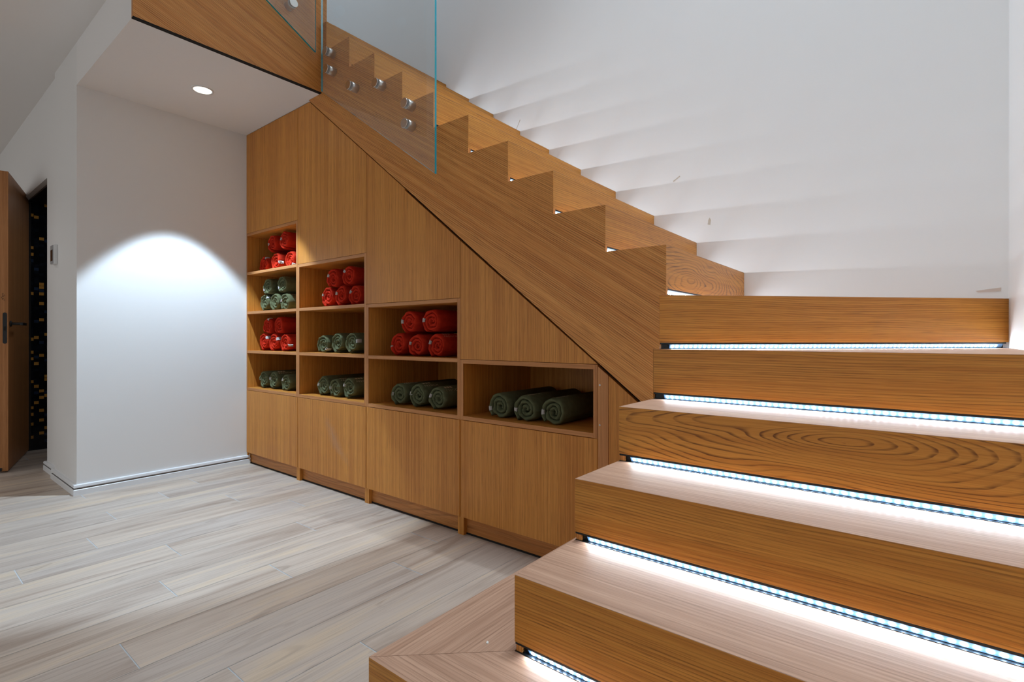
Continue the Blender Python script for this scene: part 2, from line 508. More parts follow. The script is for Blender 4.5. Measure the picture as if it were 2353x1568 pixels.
def baseboard(name, pts, label):
    """Two-tier board with a dark shadow groove, following the wall line pts (2-D, wall on the left-hand side)."""
    prof = [(0, 0), (.018, 0), (.018, .030), (.015, .033), (.004, .033), (.004, .041), (.014, .041), (.018, .046), (.016, .057), (.012, .060), (0, .060)]
    bm = bmesh.new()
    n = len(pts)
    dirs = []
    for i in range(n - 1):
        d = Vector(pts[i + 1]) - Vector(pts[i]); dirs.append(d.normalized())
    rings = []
    for i in range(n):
        a = dirs[max(0, i - 1)]; b = dirs[min(n - 2, i)]
        na = Vector((a.y, -a.x)); nb = Vector((b.y, -b.x))
        m = (na + nb); m = m / max(1e-6, m.dot(na))
        rings.append([bm.verts.new((pts[i][0] + m.x * p, pts[i][1] + m.y * p, z)) for p, z in prof])
    k = len(prof)
    for i in range(n - 1):
        for j in range(k):
            f = bm.faces.new((rings[i][j], rings[i + 1][j], rings[i + 1][(j + 1) % k], rings[i][(j + 1) % k]))
            f.material_index = 1 if j in (3, 4, 5) else 0
    bm.faces.new(rings[0]); bm.faces.new(rings[-1][::-1])
    o = finish(name, bm, [M['base'], M['groove']])
    tag(o, label, 'baseboard', kind='structure')


baseboard('baseboard_left', [(-4.327, Yl + .016), (-4.327, Yl), (Xc, Yl), (Xc, 1.70)], 'white two-tier baseboard round the alcove wall')
baseboard('baseboard_front', [(-4.647, .80), (-4.647, Yl + .016), (-4.3275, Yl + .016)], 'white baseboard beside the open door')

bm = bmesh.new()
add_prism(bm, [(-3.7725, .0), (-3.756, .0), (-3.750, .012), (-3.757, .022), (-3.752, .036), (-3.760, .046), (-3.757, .060), (-3.764, .072), (-3.7725, .074)], (1.700, 1.7045), 'y')
struct('trim_2', bm, M['chip'], 'broken white plaster edge where the baseboard meets the first cabinet', 'trim')

# paint patches and scuffs on the stairwell wall
def wall_patch(name, pts, mat):
    bm = bmesh.new()
    add_prism(bm, pts, (Yw - .0006, Yw + .001), 'y')
    finish(name, bm, mat, wb)


wall_patch('bare_patch', [(.165, 1.071), (.228, 1.072), (.229, 1.086), (.185, 1.081), (.158, 1.077)], M['patch'])
wall_patch('scuff_mark', [(-.845, 1.468), (-.832, 1.464), (-.829, 1.488), (-.835, 1.502), (-.842, 1.490)], M['scratch'])
wall_patch('scuff_mark', [(-2.075, 2.25), (-2.07, 2.25), (-2.035, 2.31), (-2.04, 2.312)], M['scratch'])
wall_patch('scuff_mark', [(-1.025, 1.72), (-1.02, 1.716), (-.985, 1.737), (-.988, 1.742)], M['scratch'])

# ------------------------------------------------------------------ staircase
st = empty('staircase', (XL, YN[1], 0))
tag(st, 'L-shaped oak staircase with winder steps and notched diagonal stringer', 'staircase')


def slab(name, top, bottom, z0, z1, mat, grain, bevel=0.0):
    bm = bmesh.new()
    a = [bm.verts.new((p[0], p[1], z1)) for p in top]
    b = [bm.verts.new((p[0], p[1], z0)) for p in bottom]
    bm.faces.new(a); bm.faces.new(b[::-1])
    n = len(a)
    for i in range(n): bm.faces.new((a[i], b[i], b[(i + 1) % n], a[(i + 1) % n]))
    return finish(name, bm, mat, None, grain, bevel)


def spart(o, label=None):
    """Parent keeping the world position."""
    o.parent = st
    o.matrix_parent_inverse = Matrix.Translation(-Vector(st.location))
    if label: o['label'] = label
    return o


T = .02
e = .0004
# step 1: front riser, left riser, tread in two mitred boards
spart(prism('riser', [(YN[1], 0), (YN[1], Z[1] - e), (YN[1] + T, Z[1] - T), (YN[1] + T, 0)], (XL1, Xr - .0005), 'x', M['riser'], None, (1, 0, 0), .0006))
spart(prism('riser', [(XL1, 0), (XL1, Z[1] - e), (XL1 + T, Z[1] - T), (XL1 + T, 0)], (YN[1] + T, Yf - .002), 'y', M['riser'], None, (0, 1, 0)))
m1 = [(Xr, YN[2] + .02), (XL, YN[2] + .02), (XL, YN[2] + .001)]
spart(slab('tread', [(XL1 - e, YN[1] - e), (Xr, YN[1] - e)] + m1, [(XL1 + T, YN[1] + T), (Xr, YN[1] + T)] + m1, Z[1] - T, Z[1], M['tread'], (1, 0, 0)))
m2 = [(XL - .0015, YN[2] + .0015), (XL - .0015, Yf - .002)]
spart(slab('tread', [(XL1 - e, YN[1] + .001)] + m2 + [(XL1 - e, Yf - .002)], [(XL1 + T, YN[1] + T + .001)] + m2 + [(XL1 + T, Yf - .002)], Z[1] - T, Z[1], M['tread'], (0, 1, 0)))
# steps 2-4 and 5 (mitred riser + tread)
for k in (2, 3, 4, 5):
    y0 = YN[k]; zb = Z[k - 1] + GAP; zt = Z[k]
    spart(prism('riser', [(y0, zb), (y0, zt - e), (y0 + T, zt - T), (y0 + T, zb)], (XL, Xr - .0005), 'x', M['riser_figured' if k == 4 else 'riser'], None, (1, 0, 0), .0006, (0, 0) if k == 4 else None))
    if k < 5:
        y1 = YN[k + 1] + .02
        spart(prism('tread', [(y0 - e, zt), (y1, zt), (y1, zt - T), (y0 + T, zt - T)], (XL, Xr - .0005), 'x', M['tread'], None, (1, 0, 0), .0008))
# stepped closing panel on the left side of the lower flight
pts = [(YN[2] + .004, 0), (YN[2] + .004, Z[2] - .004)]
for k in (3, 4): pts += [(YN[k] + .004, Z[k - 1] - .004), (YN[k] + .004, Z[k] - .004)]
pts += [(YN[5], Z[4] - .004), (YN[5], 0)]
spart(prism('side_panel', pts, (XL + .002, XL + .018), 'x', M['stringer'], None, (0, 1, 0)))
# winder step 5 tread
P6, C6 = Vector((XE6, Ys)), Vector((Xr, Yw))
d6 = (C6 - P6).normalized(); n6 = Vector((-d6.y, d6.x))
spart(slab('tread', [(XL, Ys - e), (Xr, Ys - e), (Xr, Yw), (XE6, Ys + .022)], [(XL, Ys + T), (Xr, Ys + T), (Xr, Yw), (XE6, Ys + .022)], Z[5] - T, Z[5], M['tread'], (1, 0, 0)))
# winder riser 6 (diagonal to the wall corner) and tread 6
a, b = P6, C6
bmr = bmesh.new()
c0, c1 = a + n6 * T, b + n6 * T
vv = [bmr.verts.new((p.x, p.y, z)) for p, z in ((a, Z[5] + GAP), (b, Z[5] + GAP), (c1, Z[5] + GAP), (c0, Z[5] + GAP), (a, Z[6] - e), (b, Z[6] - e), (c1, Z[6] - T), (c0, Z[6] - T))]
for f in ((0, 3, 2, 1), (4, 5, 6, 7), (0, 1, 5, 4), (1, 2, 6, 5), (2, 3, 7, 6), (3, 0, 4, 7)): bmr.faces.new([vv[i] for i in f])
spart(finish('riser', bmr, M['riser'], None, (d6.x, d6.y, 0), .0006))
tail = [(XK[7] - .02, Yw), (XK[7] - .02, Ys + .016)]
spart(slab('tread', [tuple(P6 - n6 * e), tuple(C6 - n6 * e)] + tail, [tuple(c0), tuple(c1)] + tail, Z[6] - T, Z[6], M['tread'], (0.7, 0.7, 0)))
# upper flight
for k in range(7, KMAX + 1):
    x0 = XK[k]; zb = Z[k - 1] + GAP; zt = Z[k]
    spart(prism('riser', [(x0, zb), (x0, zt - e), (x0 - T, zt - T), (x0 - T, zb)], (Ys + .0005, Yw - .0005), 'y', M['riser_knotty' if k == 7 else 'riser'], None, (0, 1, 0), .0006, (0, 0) if k == 7 else None))
    x1 = XK[k + 1] - .02 if k < KMAX else -4.2
    y1 = Yw if k < KMAX else Yw
    ya = Ys + .0005 if k < KMAX else 1.71
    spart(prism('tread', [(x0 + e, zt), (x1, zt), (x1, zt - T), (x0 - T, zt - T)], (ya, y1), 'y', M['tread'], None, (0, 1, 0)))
# stringer panel
pts = [(XL - .0005, zline(XL)), (XL - .0005, Z[5]), (XE6 - .0005, Z[5]), (XE6 - .0005, Z[6]), (XK[7] - .0005, Z[6])]
for k in range(7, KMAX):
    pts += [(XK[k] - .0005, Z[k] - .0003), (XK[k + 1] - .0005, Z[k] - .0003)]
pts += [(XK[KMAX] - .0005, Z[KMAX]), (XE, Z[KMAX]), (XE, Zs - .001), (-2.915, Zs - .001)]
sl = math.atan(.62)
spart(prism('stringer', pts, (Ys, Ys + .0148), 'y', M['stringer'], None, (-math.cos(sl), 0, math.sin(sl))))
# stringer of the flight above, over the soffit
spart(box('fascia_panel', -2.794, Xb, Yl, 1.704, Zs + .004, 4.6, M['stringer'], None, (0, -math.cos(R(20)), math.sin(R(20)))))
spart(box('fascia_panel', -2.794, Xb + .0005, Yl, 1.68, Zs - .001, Zs + .004, M['dark'], None))  # dark strip painted in for the shadow gap below the fascia
# added dark sheet painting the shade in the gap under the stringer
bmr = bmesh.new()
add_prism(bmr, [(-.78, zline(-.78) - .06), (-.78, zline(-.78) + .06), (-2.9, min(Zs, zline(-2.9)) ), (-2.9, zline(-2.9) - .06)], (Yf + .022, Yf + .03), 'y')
spart(finish('gap_shade_sheet', bmr, M['dark'], None))

# ------------------------------------------------------------------ LED strips under the nosings


def led_strip(loc, rz, length, label, dark_end=.035, tail=.012):
    """Local frame: runs along +x, shines towards -y, sits on the tread."""
    t = empty('led_strip', loc, rz)
    tag(t, label, 'light', 'LED strips under the stair risers')
    L0 = length
    bm = bmesh.new()
    add_box(bm, 0, L0, -.0015, .014, .0160, .0215)
    add_box(bm, 0, L0, .0085, .014, .0006, .0160)
    add_box(bm, 0, L0, -.0030, .0085, .0002, .0012)
    finish('channel', bm, M['channel'], t, None, .0006)
    bm = bmesh.new()
    add_prism(bm, [(-.0012, .0158), (.0084, .0158), (.0084, .0020), (.0072, .0020)], (dark_end, L0 - tail), 'x')
    finish('light_tape', bm, M['tape'], t)
    bm = bmesh.new()
    n = int((L0 - dark_end - tail - .006) / .0165)
    for i in range(n):
        x = dark_end + .008 + i * .0165
        # 5050-size diode lying on the tilted tape, facing out and down
        d0, d1 = .30, .72
        ps = []
        for xx, q in ((x, d0), (x + .0055, d0), (x + .0055, d1), (x, d1)):
            ps.append(bm.verts.new((xx, -.0012 + .0084 * q - .0009, .0158 - .0138 * q - .0006)))
        bm.faces.new(ps[::-1])
    finish('diodes', bm, M['diode'], t)
    return t


ORD = {2: 'lowest one, on the first tread', 3: 'second from the bottom, on the second tread',
       4: 'third from the bottom, on the third tread', 5: 'fourth from the bottom, on the fourth tread'}
for k in (2, 3, 4, 5):
    led_strip((XL + .001, YN[k] + .003, Z[k - 1] + .0002), 0, Xr - XL - .003, 'cool white LED strip: ' + ORD[k])
led_strip((P6.x + n6.x * .003 + .002, P6.y + n6.y * .003 + .002, Z[5] + .0002), math.atan2(d6.y, d6.x), (C6 - P6).length - .012,
          'cool white LED strip along the diagonal riser, topmost of the wide steps')
names = {7: 'first notch above the wide steps', 8: 'second notch above the wide steps', 9: 'third notch above the wide steps', 10: 'fourth notch above the wide steps',
         11: 'fifth notch, at the glass panel edge', 12: 'first notch behind the glass panel',
         13: 'second notch behind the glass panel', 14: 'third notch behind the glass panel', 15: 'fourth notch behind the glass panel',
         16: 'top notch behind the glass'}
for k in range(7, KMAX + 1):
    led_strip((XK[k] - .003, Ys + .0152, Z[k - 1] + .0002), R(90), Yw - Ys - .017, 'cool white LED strip showing in the ' + names[k], .004 if k < 12 else .02, .05)

# ------------------------------------------------------------------ cabinet units
XS = [-3.772, -3.0715, -2.3570, -1.6485, -.9400]
SHELF = {0: [.806, 1.083, 1.362], 1: [.806, 1.083], 2: [.803], 3: []}
TOP = [1.638, 1.358, 1.079, .799]
ZB0, ZB1 = .525, .543
YBACK = 2.205
LAB = ['tallest oak cabinet unit of four towel cubbies, against the white alcove wall',
       'oak cabinet unit of three towel cubbies, second from the alcove wall',
       'oak cabinet unit of two towel cubbies, third from the alcove wall',
       'lowest oak cabinet unit with a single wide cubby, beside the steps']
DOOR_D = .0810
for i in range(4):
    x0, x1 = XS[i] + .0006, XS[i + 1] - .0006
    cx = (x0 + x1) / 2
    zt = TOP[i]
    c = empty('towel_cabinet', (cx, Yf, 0))
    tag(c, LAB[i], 'cabinet', 'towel cabinets under the stairs')
    off = -Vector(c.location)

    def cp(o):
        o.parent = c
        o.matrix_parent_inverse = Matrix.Translation(off)
        return o
    t = .018
    tl = .010 if i == 0 else t
    ed = M['cab_edge']
    for (a, b) in ((x0, x0 + tl), (x1 - t, x1)):
        bm = bmesh.new()
        add_box(bm, a, b, Yf, Yf + .004, ZB0, zt)
        o = finish('front_edge', bm, ed, None, (0, 0, 1), .0005)
        sp_ = cp(box('side_panel', a, b, Yf + .004, YBACK, 0.0, zt, M['cab'], None, (0, 0, 1)))
        o.parent = sp_
    def board(name, z0, z1):
        f = cp(box(name, x0 + tl, x1 - t, Yf + .004, YBACK, z0, z1, M['cab'], None, (1, 0, 0)))
        o = box('front_edge', x0 + tl, x1 - t, Yf, Yf + .004, z0, z1, ed, None, (1, 0, 0), .0005)
        o.parent = f
    board('bottom_panel', ZB0, ZB1)
    board('top_panel', zt - t, zt)
    for zz in SHELF[i]: board('shelf', zz - t, zz)
    cp(box('back_panel', x0 + tl, x1 - t, YBACK - .008, YBACK, ZB0, zt, M['cab'], None, (0, 0, 1)))
    # lower door, a hair proud of the carcass
    g = .0016
    y_d = Yf - .0005 if i < 3 else Yf + .0015
    zd = DOOR_D
    cp(box('door', x0 + g, x1 - g - (.0022 if i == 2 else 0), y_d, y_d + .018, zd, ZB0 - .0025, M['cab'], None, (0, 0, 1), .0008))
    # recessed toe kick with its end block
    cp(box('toe_kick', x0 + .010, x1 - .0145, Yt, Yt + .016, .004, zd + .02, M['toe'], None, (1, 0, 0), .001))
    cp(box('toe_block', x1 - .014, x1, Yt - .0025, Yt + .012, 0, zd + .02, M['toe'], None, (0, 0, 1), .001))
    cp(box('gap_shade_strip', x0 + .010, x1 - .0145, Yt - .003, Yt + .012, .0, .0075, M['dark'], None))  # dark strip standing in for the shaded gap below the toe kick
    # tall veneered panel above, cut along the stringer
    gp = .0215 if i >= 2 else .0135
    px0, px1 = x0 + (.0 if i == 0 else .0006), x1 - .0006
    zz0 = zt + .0016
    top = lambda x: min(Zs - .001, zline(x) - gp)
    if i == 0:
        poly = [(px0, zz0), (px1, zz0), (px1, top(px1)), (px0, top(px0))]
    else:
        poly = [(px0, zz0), (px1, zz0), (px1, max(zz0 + .001, top(px1)))]
        if i == 2: poly += [(-2.035, top(-2.035)), (-2.035, zline(-2.035) - .0135), (px0, zline(px0) - .0135)]
        xk = -.767 - (Zs - .001 + gp - .682) / .773
        if px0 < xk < px1: poly += [(xk, Zs - .001)]
        if i != 2: poly += [(px0, top(px0))]
    bm = bmesh.new(); add_prism(bm, poly, (Yf, Yf + .018), 'y')
    cp(finish('upper_panel', bm, M['cab'], None, (0, 0, 1), .0006))

def scuff_mat():
    m, nt, N, L, B = new_mat('pale_scuff')
    out = N['Material Output']
    B.inputs['Base Color'].default_value = lin(214, 180, 150); B.inputs['Roughness'].default_value = .8
    tr = N.new('ShaderNodeBsdfTransparent'); mx = N.new('ShaderNodeMixShader')
    uv = N.new('ShaderNodeUVMap'); sp = N.new('ShaderNodeSeparateXYZ'); L.new(uv.outputs['UV'], sp.inputs[0])
    nz = N.new('ShaderNodeTexNoise'); nz.inputs['Scale'].default_value = 9; nz.inputs['Detail'].default_value = 5
    L.new(uv.outputs['UV'], nz.inputs['Vector'])
    def mth(op, a, b):
        n = N.new('ShaderNodeMath'); n.operation = op
        for i, x in enumerate((a, b)):
            if isinstance(x, (int, float)): n.inputs[i].default_value = x
            else: L.new(x, n.inputs[i])
        return n.outputs[0]
    ex = mth('MULTIPLY', mth('SUBTRACT', 1.0, mth('ABSOLUTE', mth('SUBTRACT', mth('MULTIPLY', sp.outputs['Y'], 2.0), 1.0), 0.0)), nz.outputs['Fac'])
    ey = mth('MULTIPLY', sp.outputs['X'], mth('SUBTRACT', 1.0, sp.outputs['X']))
    L.new(mth('MULTIPLY', mth('MULTIPLY', ex, ey), 1.9), mx.inputs[0])
    L.new(tr.outputs[0], mx.inputs[1]); L.new(B.outputs[0], mx.inputs[2]); L.new(mx.outputs[0], out.inputs['Surface'])
    return m


bm = bmesh.new(); uvl = bm.loops.layers.uv.new('UVMap')
sc_pts = [(-2.765, .44), (-2.735, .40), (-2.685, .345), (-2.654, .29), (-2.615, .258), (-2.575, .228), (-2.475, .155)]
sc_w = [.03, .04, .045, .055, .04, .028, .02]
n_s = len(sc_pts)
vv = [(bm.verts.new((x - w_, Yf - .0012, z - w_ * .5)), bm.verts.new((x + w_, Yf - .0012, z + w_ * .5))) for (x, z), w_ in zip(sc_pts, sc_w)]
for i in range(n_s - 1):
    f = bm.faces.new((vv[i][0], vv[i][1], vv[i + 1][1], vv[i + 1][0]))
    for l, q in zip(f.loops, ((i, 0), (i, 1), (i + 1, 1), (i + 1, 0))): l[uvl].uv = (q[0] / (n_s - 1), q[1])
sm = bpy.data.meshes.new('scuff_mark'); bm.to_mesh(sm); bm.free(); sm.materials.append(scuff_mat())
so_ = bpy.data.objects.new('scuff_mark', sm); COL.objects.link(so_)
so_['label'] = 'pale whitish scuff across the door'
_c2 = [o for o in COL.objects if o.name == 'towel_cabinet.001'][0]
so_.parent = _c2; so_.matrix_parent_inverse = Matrix.Translation(-Vector(_c2.location))

# filler panels between the last unit and the steps
fp = empty('filler_panel', (-.918, Yf, 0))
tag(fp, 'narrow upright oak filler strip with two screws, right of the lowest cabinet', 'panel')
def fpart(o):
    o.parent = fp; o.matrix_parent_inverse = Matrix.Translation(-Vector(fp.location)); return o
def slant(x0, x1, y0, name, mat):
    bm = bmesh.new()
    add_prism(bm, [(x0, .0), (x1, .0), (x1, zline(x1) - .0215), (x0, zline(x0) - .0215)], (y0, y0 + .018), 'y')
    return finish(name, bm, mat, None, (0, 0, 1), .0006)
fpart(slant(-.9385, -.8955, Yf - .001, 'board', M['cab_edge']))
for z in (.724, .576):
    s = fpart(cyl('screw', (-.930, Yf - .0025, z), (-.930, Yf, z), .0034, M['steel'], None, n=16))
    s2 = cyl('screw_recess', (-.930, Yf - .0029, z), (-.930, Yf - .0024, z), .0012, M['black'], None, n=10)
    s2.parent = s
f2 = slant(-.8948, XL - .002, Yf + .001, 'filler_panel', M['cab'])
tag(f2, 'wide plain oak filler panel meeting the side of the steps', 'panel')

# ------------------------------------------------------------------ rolled towels
def smooth_noise(r, n):
    ph = [(r.uniform(0, 6.28), r.uniform(.5, 1.0), k) for k in n]
    return lambda t: sum(a * math.sin(k * t + p) for p, a, k in ph) / len(ph)


def towel(x, z, color, seed, rad, label, group, tag_ang=172, text=None, turns=2.75, y_front=1.735, flap=False):
    r = random.Random(seed)
    tw = empty('rolled_towel', (x, y_front, z))
    tag(tw, label, 'towel', group)
    Lh = .40
    th = rad / (turns + .55)
    tmax = 2 * math.pi * turns
    th0 = R(r.uniform(222, 262))            # angle where the outer end lies (lower left / bottom)
    nz_r = smooth_noise(r, (2, 3)); nz_h = smooth_noise(r, (5, 7.3, 11.7)); nz_y = smooth_noise(r, (1.3, 3.1, 6.3))
    creases = [(r.uniform(0, tmax * .93), r.uniform(.06, .13), r.uniform(.3, .8)) for _ in range(int(22))]
    sx, sz = r.uniform(.97, 1.03), r.uniform(.98, 1.02)
    NT = 46 * int(turns + 1)
    prof_w = [1.0, 1.0, .94, .76, .44, 0.0, -.44, -.76, -.94, -1.0, -1.0]
    prof_y = [Lh, .026, .0150, .0075, .0022, 0.0, .0022, .0075, .0150, .026, Lh]
    bm = bmesh.new(); rings = []
    def centre(t):
        rr = th * .35 + (rad - th * .5 - th * .35) * (t / tmax)
        ang = th0 - (tmax - t)               # winds outward counter-clockwise
        k = 1 + .035 * nz_r(ang) * min(1, t / 4)
        return rr * k, ang
    def ring(t, hs=1.0):
        rr, ang = centre(t)
        h = th * .445 * (1 + .16 * nz_h(t)) * hs
        dy = .0042 * nz_y(t) - .003 * math.exp(-((t - tmax) ** 2) / 2.0) + .007 * (1 - t / tmax) ** 2
        cr = 0
        for c, w, s in creases: cr += s * math.exp(-((t - c) / w) ** 2)
        h *= (1 - .28 * min(1, cr)); dy += .0035 * min(1.2, cr)
        out = []
        for w, y in zip(prof_w, prof_y):
            q = rr + w * h
            yy = y + (dy if y < .1 else 0)
            out.append((q * math.cos(ang) * sx, yy, rad * sz + q * math.sin(ang) * sz))
        return out
    for i in range(NT + 1):
        t = tmax * i / NT
        rings.append([bm.verts.new(p) for p in ring(t)])
    K = len(prof_w)
    for i in range(NT):
        for j in range(K):
            bm.faces.new((rings[i][j], rings[i + 1][j], rings[i + 1][(j + 1) % K], rings[i][(j + 1) % K]))
    bm.faces.new(rings[0]); bm.faces.new(rings[-1][::-1])
    so = Vector((seed * 1.37, seed * .61, 0))
    for v in bm.verts:
        if v.co.y < .06:
            k = 1 - max(0, v.co.y - .02) / .04 if v.co.y > .02 else 1
            nv = noise.noise_vector(v.co * 42 + so) * .0042 + noise.noise_vector(v.co * 110 + so) * .0016
            v.co += nv * k
    zmin = min(v.co.z for v in bm.verts)
    for v in bm.verts: v.co.z -= zmin
    finish('towel_roll', bm, M[color], tw, None, 0, True)
    # white woven tag lying over the front edge of the outer layer
    if tag_ang is not None:
        ta = R(tag_ang)
        base = tmax - ((th0 - ta) % (2 * math.pi))
        bm = bmesh.new(); rg = []
        wd = r.uniform(.022, .027) / rad
        for i in range(7):
            t = base - wd / 2 + wd * i / 6
            rr, ang = centre(t)
            h = th * .445 * (1 + .16 * nz_h(t)) + .0016
            dy = .0042 * nz_y(t) - .003 * math.exp(-((t - tmax) ** 2) / 2.0) + .007 * (1 - t / tmax) ** 2 - .0012
            row = []
            for w, y in ((1.0, .032), (.96, .0150), (.78, .0072), (.46, .0020), (0.0, 0.0), (-.46, .0022), (-.78, .0077)):
                q = rr + w * h
                row.append(bm.verts.new((q * math.cos(ang) * sx, y + dy, rad * sz + q * math.sin(ang) * sz - zmin)))
            rg.append(row)
        for i in range(6):
            for j in range(6):
                bm.faces.new((rg[i][j], rg[i + 1][j], rg[i + 1][j + 1], rg[i][j + 1]))
        bmesh.ops.solidify(bm, geom=bm.faces[:], thickness=.0006)
        finish('white_tag', bm, M['tagcloth'], tw, None, 0, True)
    # embroidered wording on the outer turn, running back from the front edge
    if text:
        word, ang_mid, blocks = text
        th_m = M['thread'] if color == 'green' else M['thread_red']
        Rr = rad + .0012
        def wrap(u, v):
            # u along the roll (towards the back), v up the surface
            a = R(ang_mid) + v / rad
            t = tmax - ((th0 - a) % (2 * math.pi))
            rr, _ = centre(t)
            q = rr + th * .445 * (1 + .16 * nz_h(t)) + .0010
            return (q * math.cos(a) * sx, .022 + u, rad * sz + q * math.sin(a) * sz - zmin)
        bm = bmesh.new()
        cu = bpy.data.curves.new('word', 'FONT'); cu.body = word; cu.size = .021; cu.space_character = 1.25
        to = bpy.data.objects.new('word', cu); COL.objects.link(to)
        me = to.to_mesh()
        vs = [bm.verts.new(wrap(v.co.x, v.co.y)) for v in me.vertices]
        for p in me.polygons:
            try: bm.faces.new([vs[i] for i in p.vertices])
            except ValueError: pass
        to.to_mesh_clear(); bpy.data.objects.remove(to); bpy.data.curves.remove(cu)
        if blocks:
            for bx in (.004, .022, .040):
                f = [(bx, .026), (bx + .013, .026), (bx + .013, .044), (bx, .044)]
                nn = 4
                for s in range(nn):
                    v0 = .026 + .018 * s / nn; v1 = .026 + .018 * (s + 1) / nn
                    bm.faces.new([bm.verts.new(wrap(u, v)) for u, v in ((bx, v0), (bx + .013, v0), (bx + .013, v1), (bx, v1))])
        finish('embroidery', bm, th_m, tw)
    return tw


F = 1.735 / 1.80                                # measured on a plane a little further back
Rg = .0665
ROW = {
    # key: (colour, bottom z, [x of lower row], [(x, z offset) of upper row])
    'c1a': ('red', 1.362, [-3.757, -3.583, -3.385], [(-3.625, .136), (-3.451, .138)]),
    'c1b': ('green', 1.083, [-3.748, -3.596, -3.452], [(-3.690, .130), (-3.480, .132)]),
    'c1c': ('red', .806, [-3.760, -3.613, -3.452], [(-3.690, .132), (-3.530, .134)]),
    'c1d': ('green', .543, [-3.757, -3.612, -3.440], []),
    'c2t': ('red', 1.083, [-2.923, -2.776, -2.628], [(-2.858, .130), (-2.690, .130)]),
    'c2m': ('green', .806, [-2.976, -2.815, -2.665], []),
    'c2b': ('green', .543, [-2.972, -2.838, -2.690], []),
    'c3t': ('red', .803, [-2.232, -2.082, -1.930], [(-2.137, .131), (-1.965, .133)]),
    'c3b': ('green', .543, [-2.226, -2.074, -1.922], []),
    'c4': ('green', .543, [-1.512, -1.364, -1.216], []),
}
WHERE = {
    'c1a': 'top cubby of the tallest cabinet', 'c1b': 'second cubby down of the tallest cabinet', 'c1c': 'third cubby down of the tallest cabinet',
    'c1d': 'bottom cubby of the tallest cabinet', 'c2t': 'top cubby of the second cabinet', 'c2m': 'middle cubby of the second cabinet',
    'c2b': 'bottom cubby of the second cabinet', 'c3t': 'upper cubby of the third cabinet', 'c3b': 'lower cubby of the third cabinet',
    'c4': 'single wide cubby beside the steps'}
TAGA = {('c1a', 0): 60, ('c1a', 1): -12, ('c1a', 2): -40, ('c1a', 3): 188, ('c1a', 4): 168, ('c1b', 0): 40, ('c1b', 1): None, ('c1b', 2): 165, ('c1b', 3): 200,
        ('c1b', 4): 200, ('c1c', 0): 30, ('c1c', 1): 25, ('c1c', 2): -20, ('c1c', 3): 75, ('c1c', 4): None, ('c1d', 0): 178, ('c1d', 1): 172, ('c1d', 2): 155,
        ('c2m', 0): -35, ('c2m', 1): None, ('c2m', 2): 10, ('c2t', 3): 158, ('c2t', 4): 145, ('c2t', 0): 165, ('c2t', 1): 165, ('c2t', 2): 155,
        ('c3t', 0): 200, ('c3t', 1): 168, ('c3t', 2): 160, ('c3t', 3): 176, ('c3t', 4): 174, ('c3b', 0): 182, ('c3b', 1): 172, ('c3b', 2): 168,
        ('c4', 0): 192, ('c4', 1): 186, ('c4', 2): 182, ('c2b', 0): 172, ('c2b', 1): 178, ('c2b', 2): 165}
TEXT = {('c3b', 2): ('FRENCH', 38, True), ('c3b', 1): ('FRENCH', 52, True), ('c2b', 2): ('FRENCH', 36, True), ('c2b', 1): ('FRENCH', 52, True), ('c3b', 0): ('FRENCH', 66, False),
        ('c3t', 2): ('FRENCH', 48, True), ('c1b', 2): ('FRENCH', 60, True), ('c1d', 1): ('FRENCH', 50, True), ('c4', 2): ('FRENCH', 82, False), ('c4', 1): ('FRENCH', 84, False),
        ('c2t', 4): ('FRENCH', 60, False), ('c2t', 2): ('FRENCH', 70, False)}
POS3 = ['left', 'middle', 'right']
seed = 100
for key, (colr, zb, low, upp) in ROW.items():
    for i, x in enumerate(low):
        lab = 'rolled %s towel, %s in the %s' % (colr, ('bottom ' if upp else '') + POS3[i], WHERE[key])
        towel(x * F, zb + .0005, colr, seed, Rg, lab, 'rolled towels in the cubbies', TAGA.get((key, i), 170), TEXT.get((key, i))); seed += 1
    for i, (x, dz) in enumerate(upp):
        lab = 'rolled %s towel, upper %s in the %s' % (colr, ('left', 'right')[i], WHERE[key])
        rr = Rg * (.98 if key.startswith('c1') else 1.0)
        towel(x * F, zb + dz - .012, colr, seed, rr, lab, 'rolled towels in the cubbies', TAGA.get((key, 3 + i), 170), TEXT.get((key, 3 + i)), y_front=1.730); seed += 1

# ------------------------------------------------------------------ glass balustrade
def standoff(parent, base, direction, length, rad, off):
    d = Vector(direction); b = Vector(base)
    s = cyl('standoff', b, b + d * (length - .017), rad, M['steel'], None, n=40, bevel=.0008)
    s.parent = parent; s.matrix_parent_inverse = Matrix.Translation(off)
    k = cyl('cap', b + d * (length - .005), b + d * length, rad, M['steel'], None, n=40, bevel=.0012)
    k.parent = s
    q = cyl('gasket', b + d * (length - .0172), b + d * (length - .0168), rad * .98, M['white_plastic'], None, n=40)
    q.parent = s


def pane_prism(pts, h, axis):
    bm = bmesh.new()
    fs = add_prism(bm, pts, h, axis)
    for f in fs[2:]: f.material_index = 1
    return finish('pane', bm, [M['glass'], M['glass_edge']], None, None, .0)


gy1 = Ys - .058 + .005
g1 = empty('glass_panel', (-2.2, gy1, 2.0))
tag(g1, 'clear glass balustrade panel on six steel pins, hung on the diagonal stringer', 'glass panel', 'stair balustrade glass panels')
o1 = -Vector(g1.location)
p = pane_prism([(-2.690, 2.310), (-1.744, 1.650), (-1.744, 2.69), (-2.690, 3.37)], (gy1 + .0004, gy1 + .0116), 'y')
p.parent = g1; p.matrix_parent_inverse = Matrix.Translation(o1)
for (x, z) in ((-1.957, 2.034), (-1.956, 1.935), (-2.188, 2.203), (-2.420, 2.262), (-2.637, 2.421), (-2.646, 2.526)):
    standoff(g1, (x, Ys + .0002, z), (0, -1, 0), .058, .0238, o1)

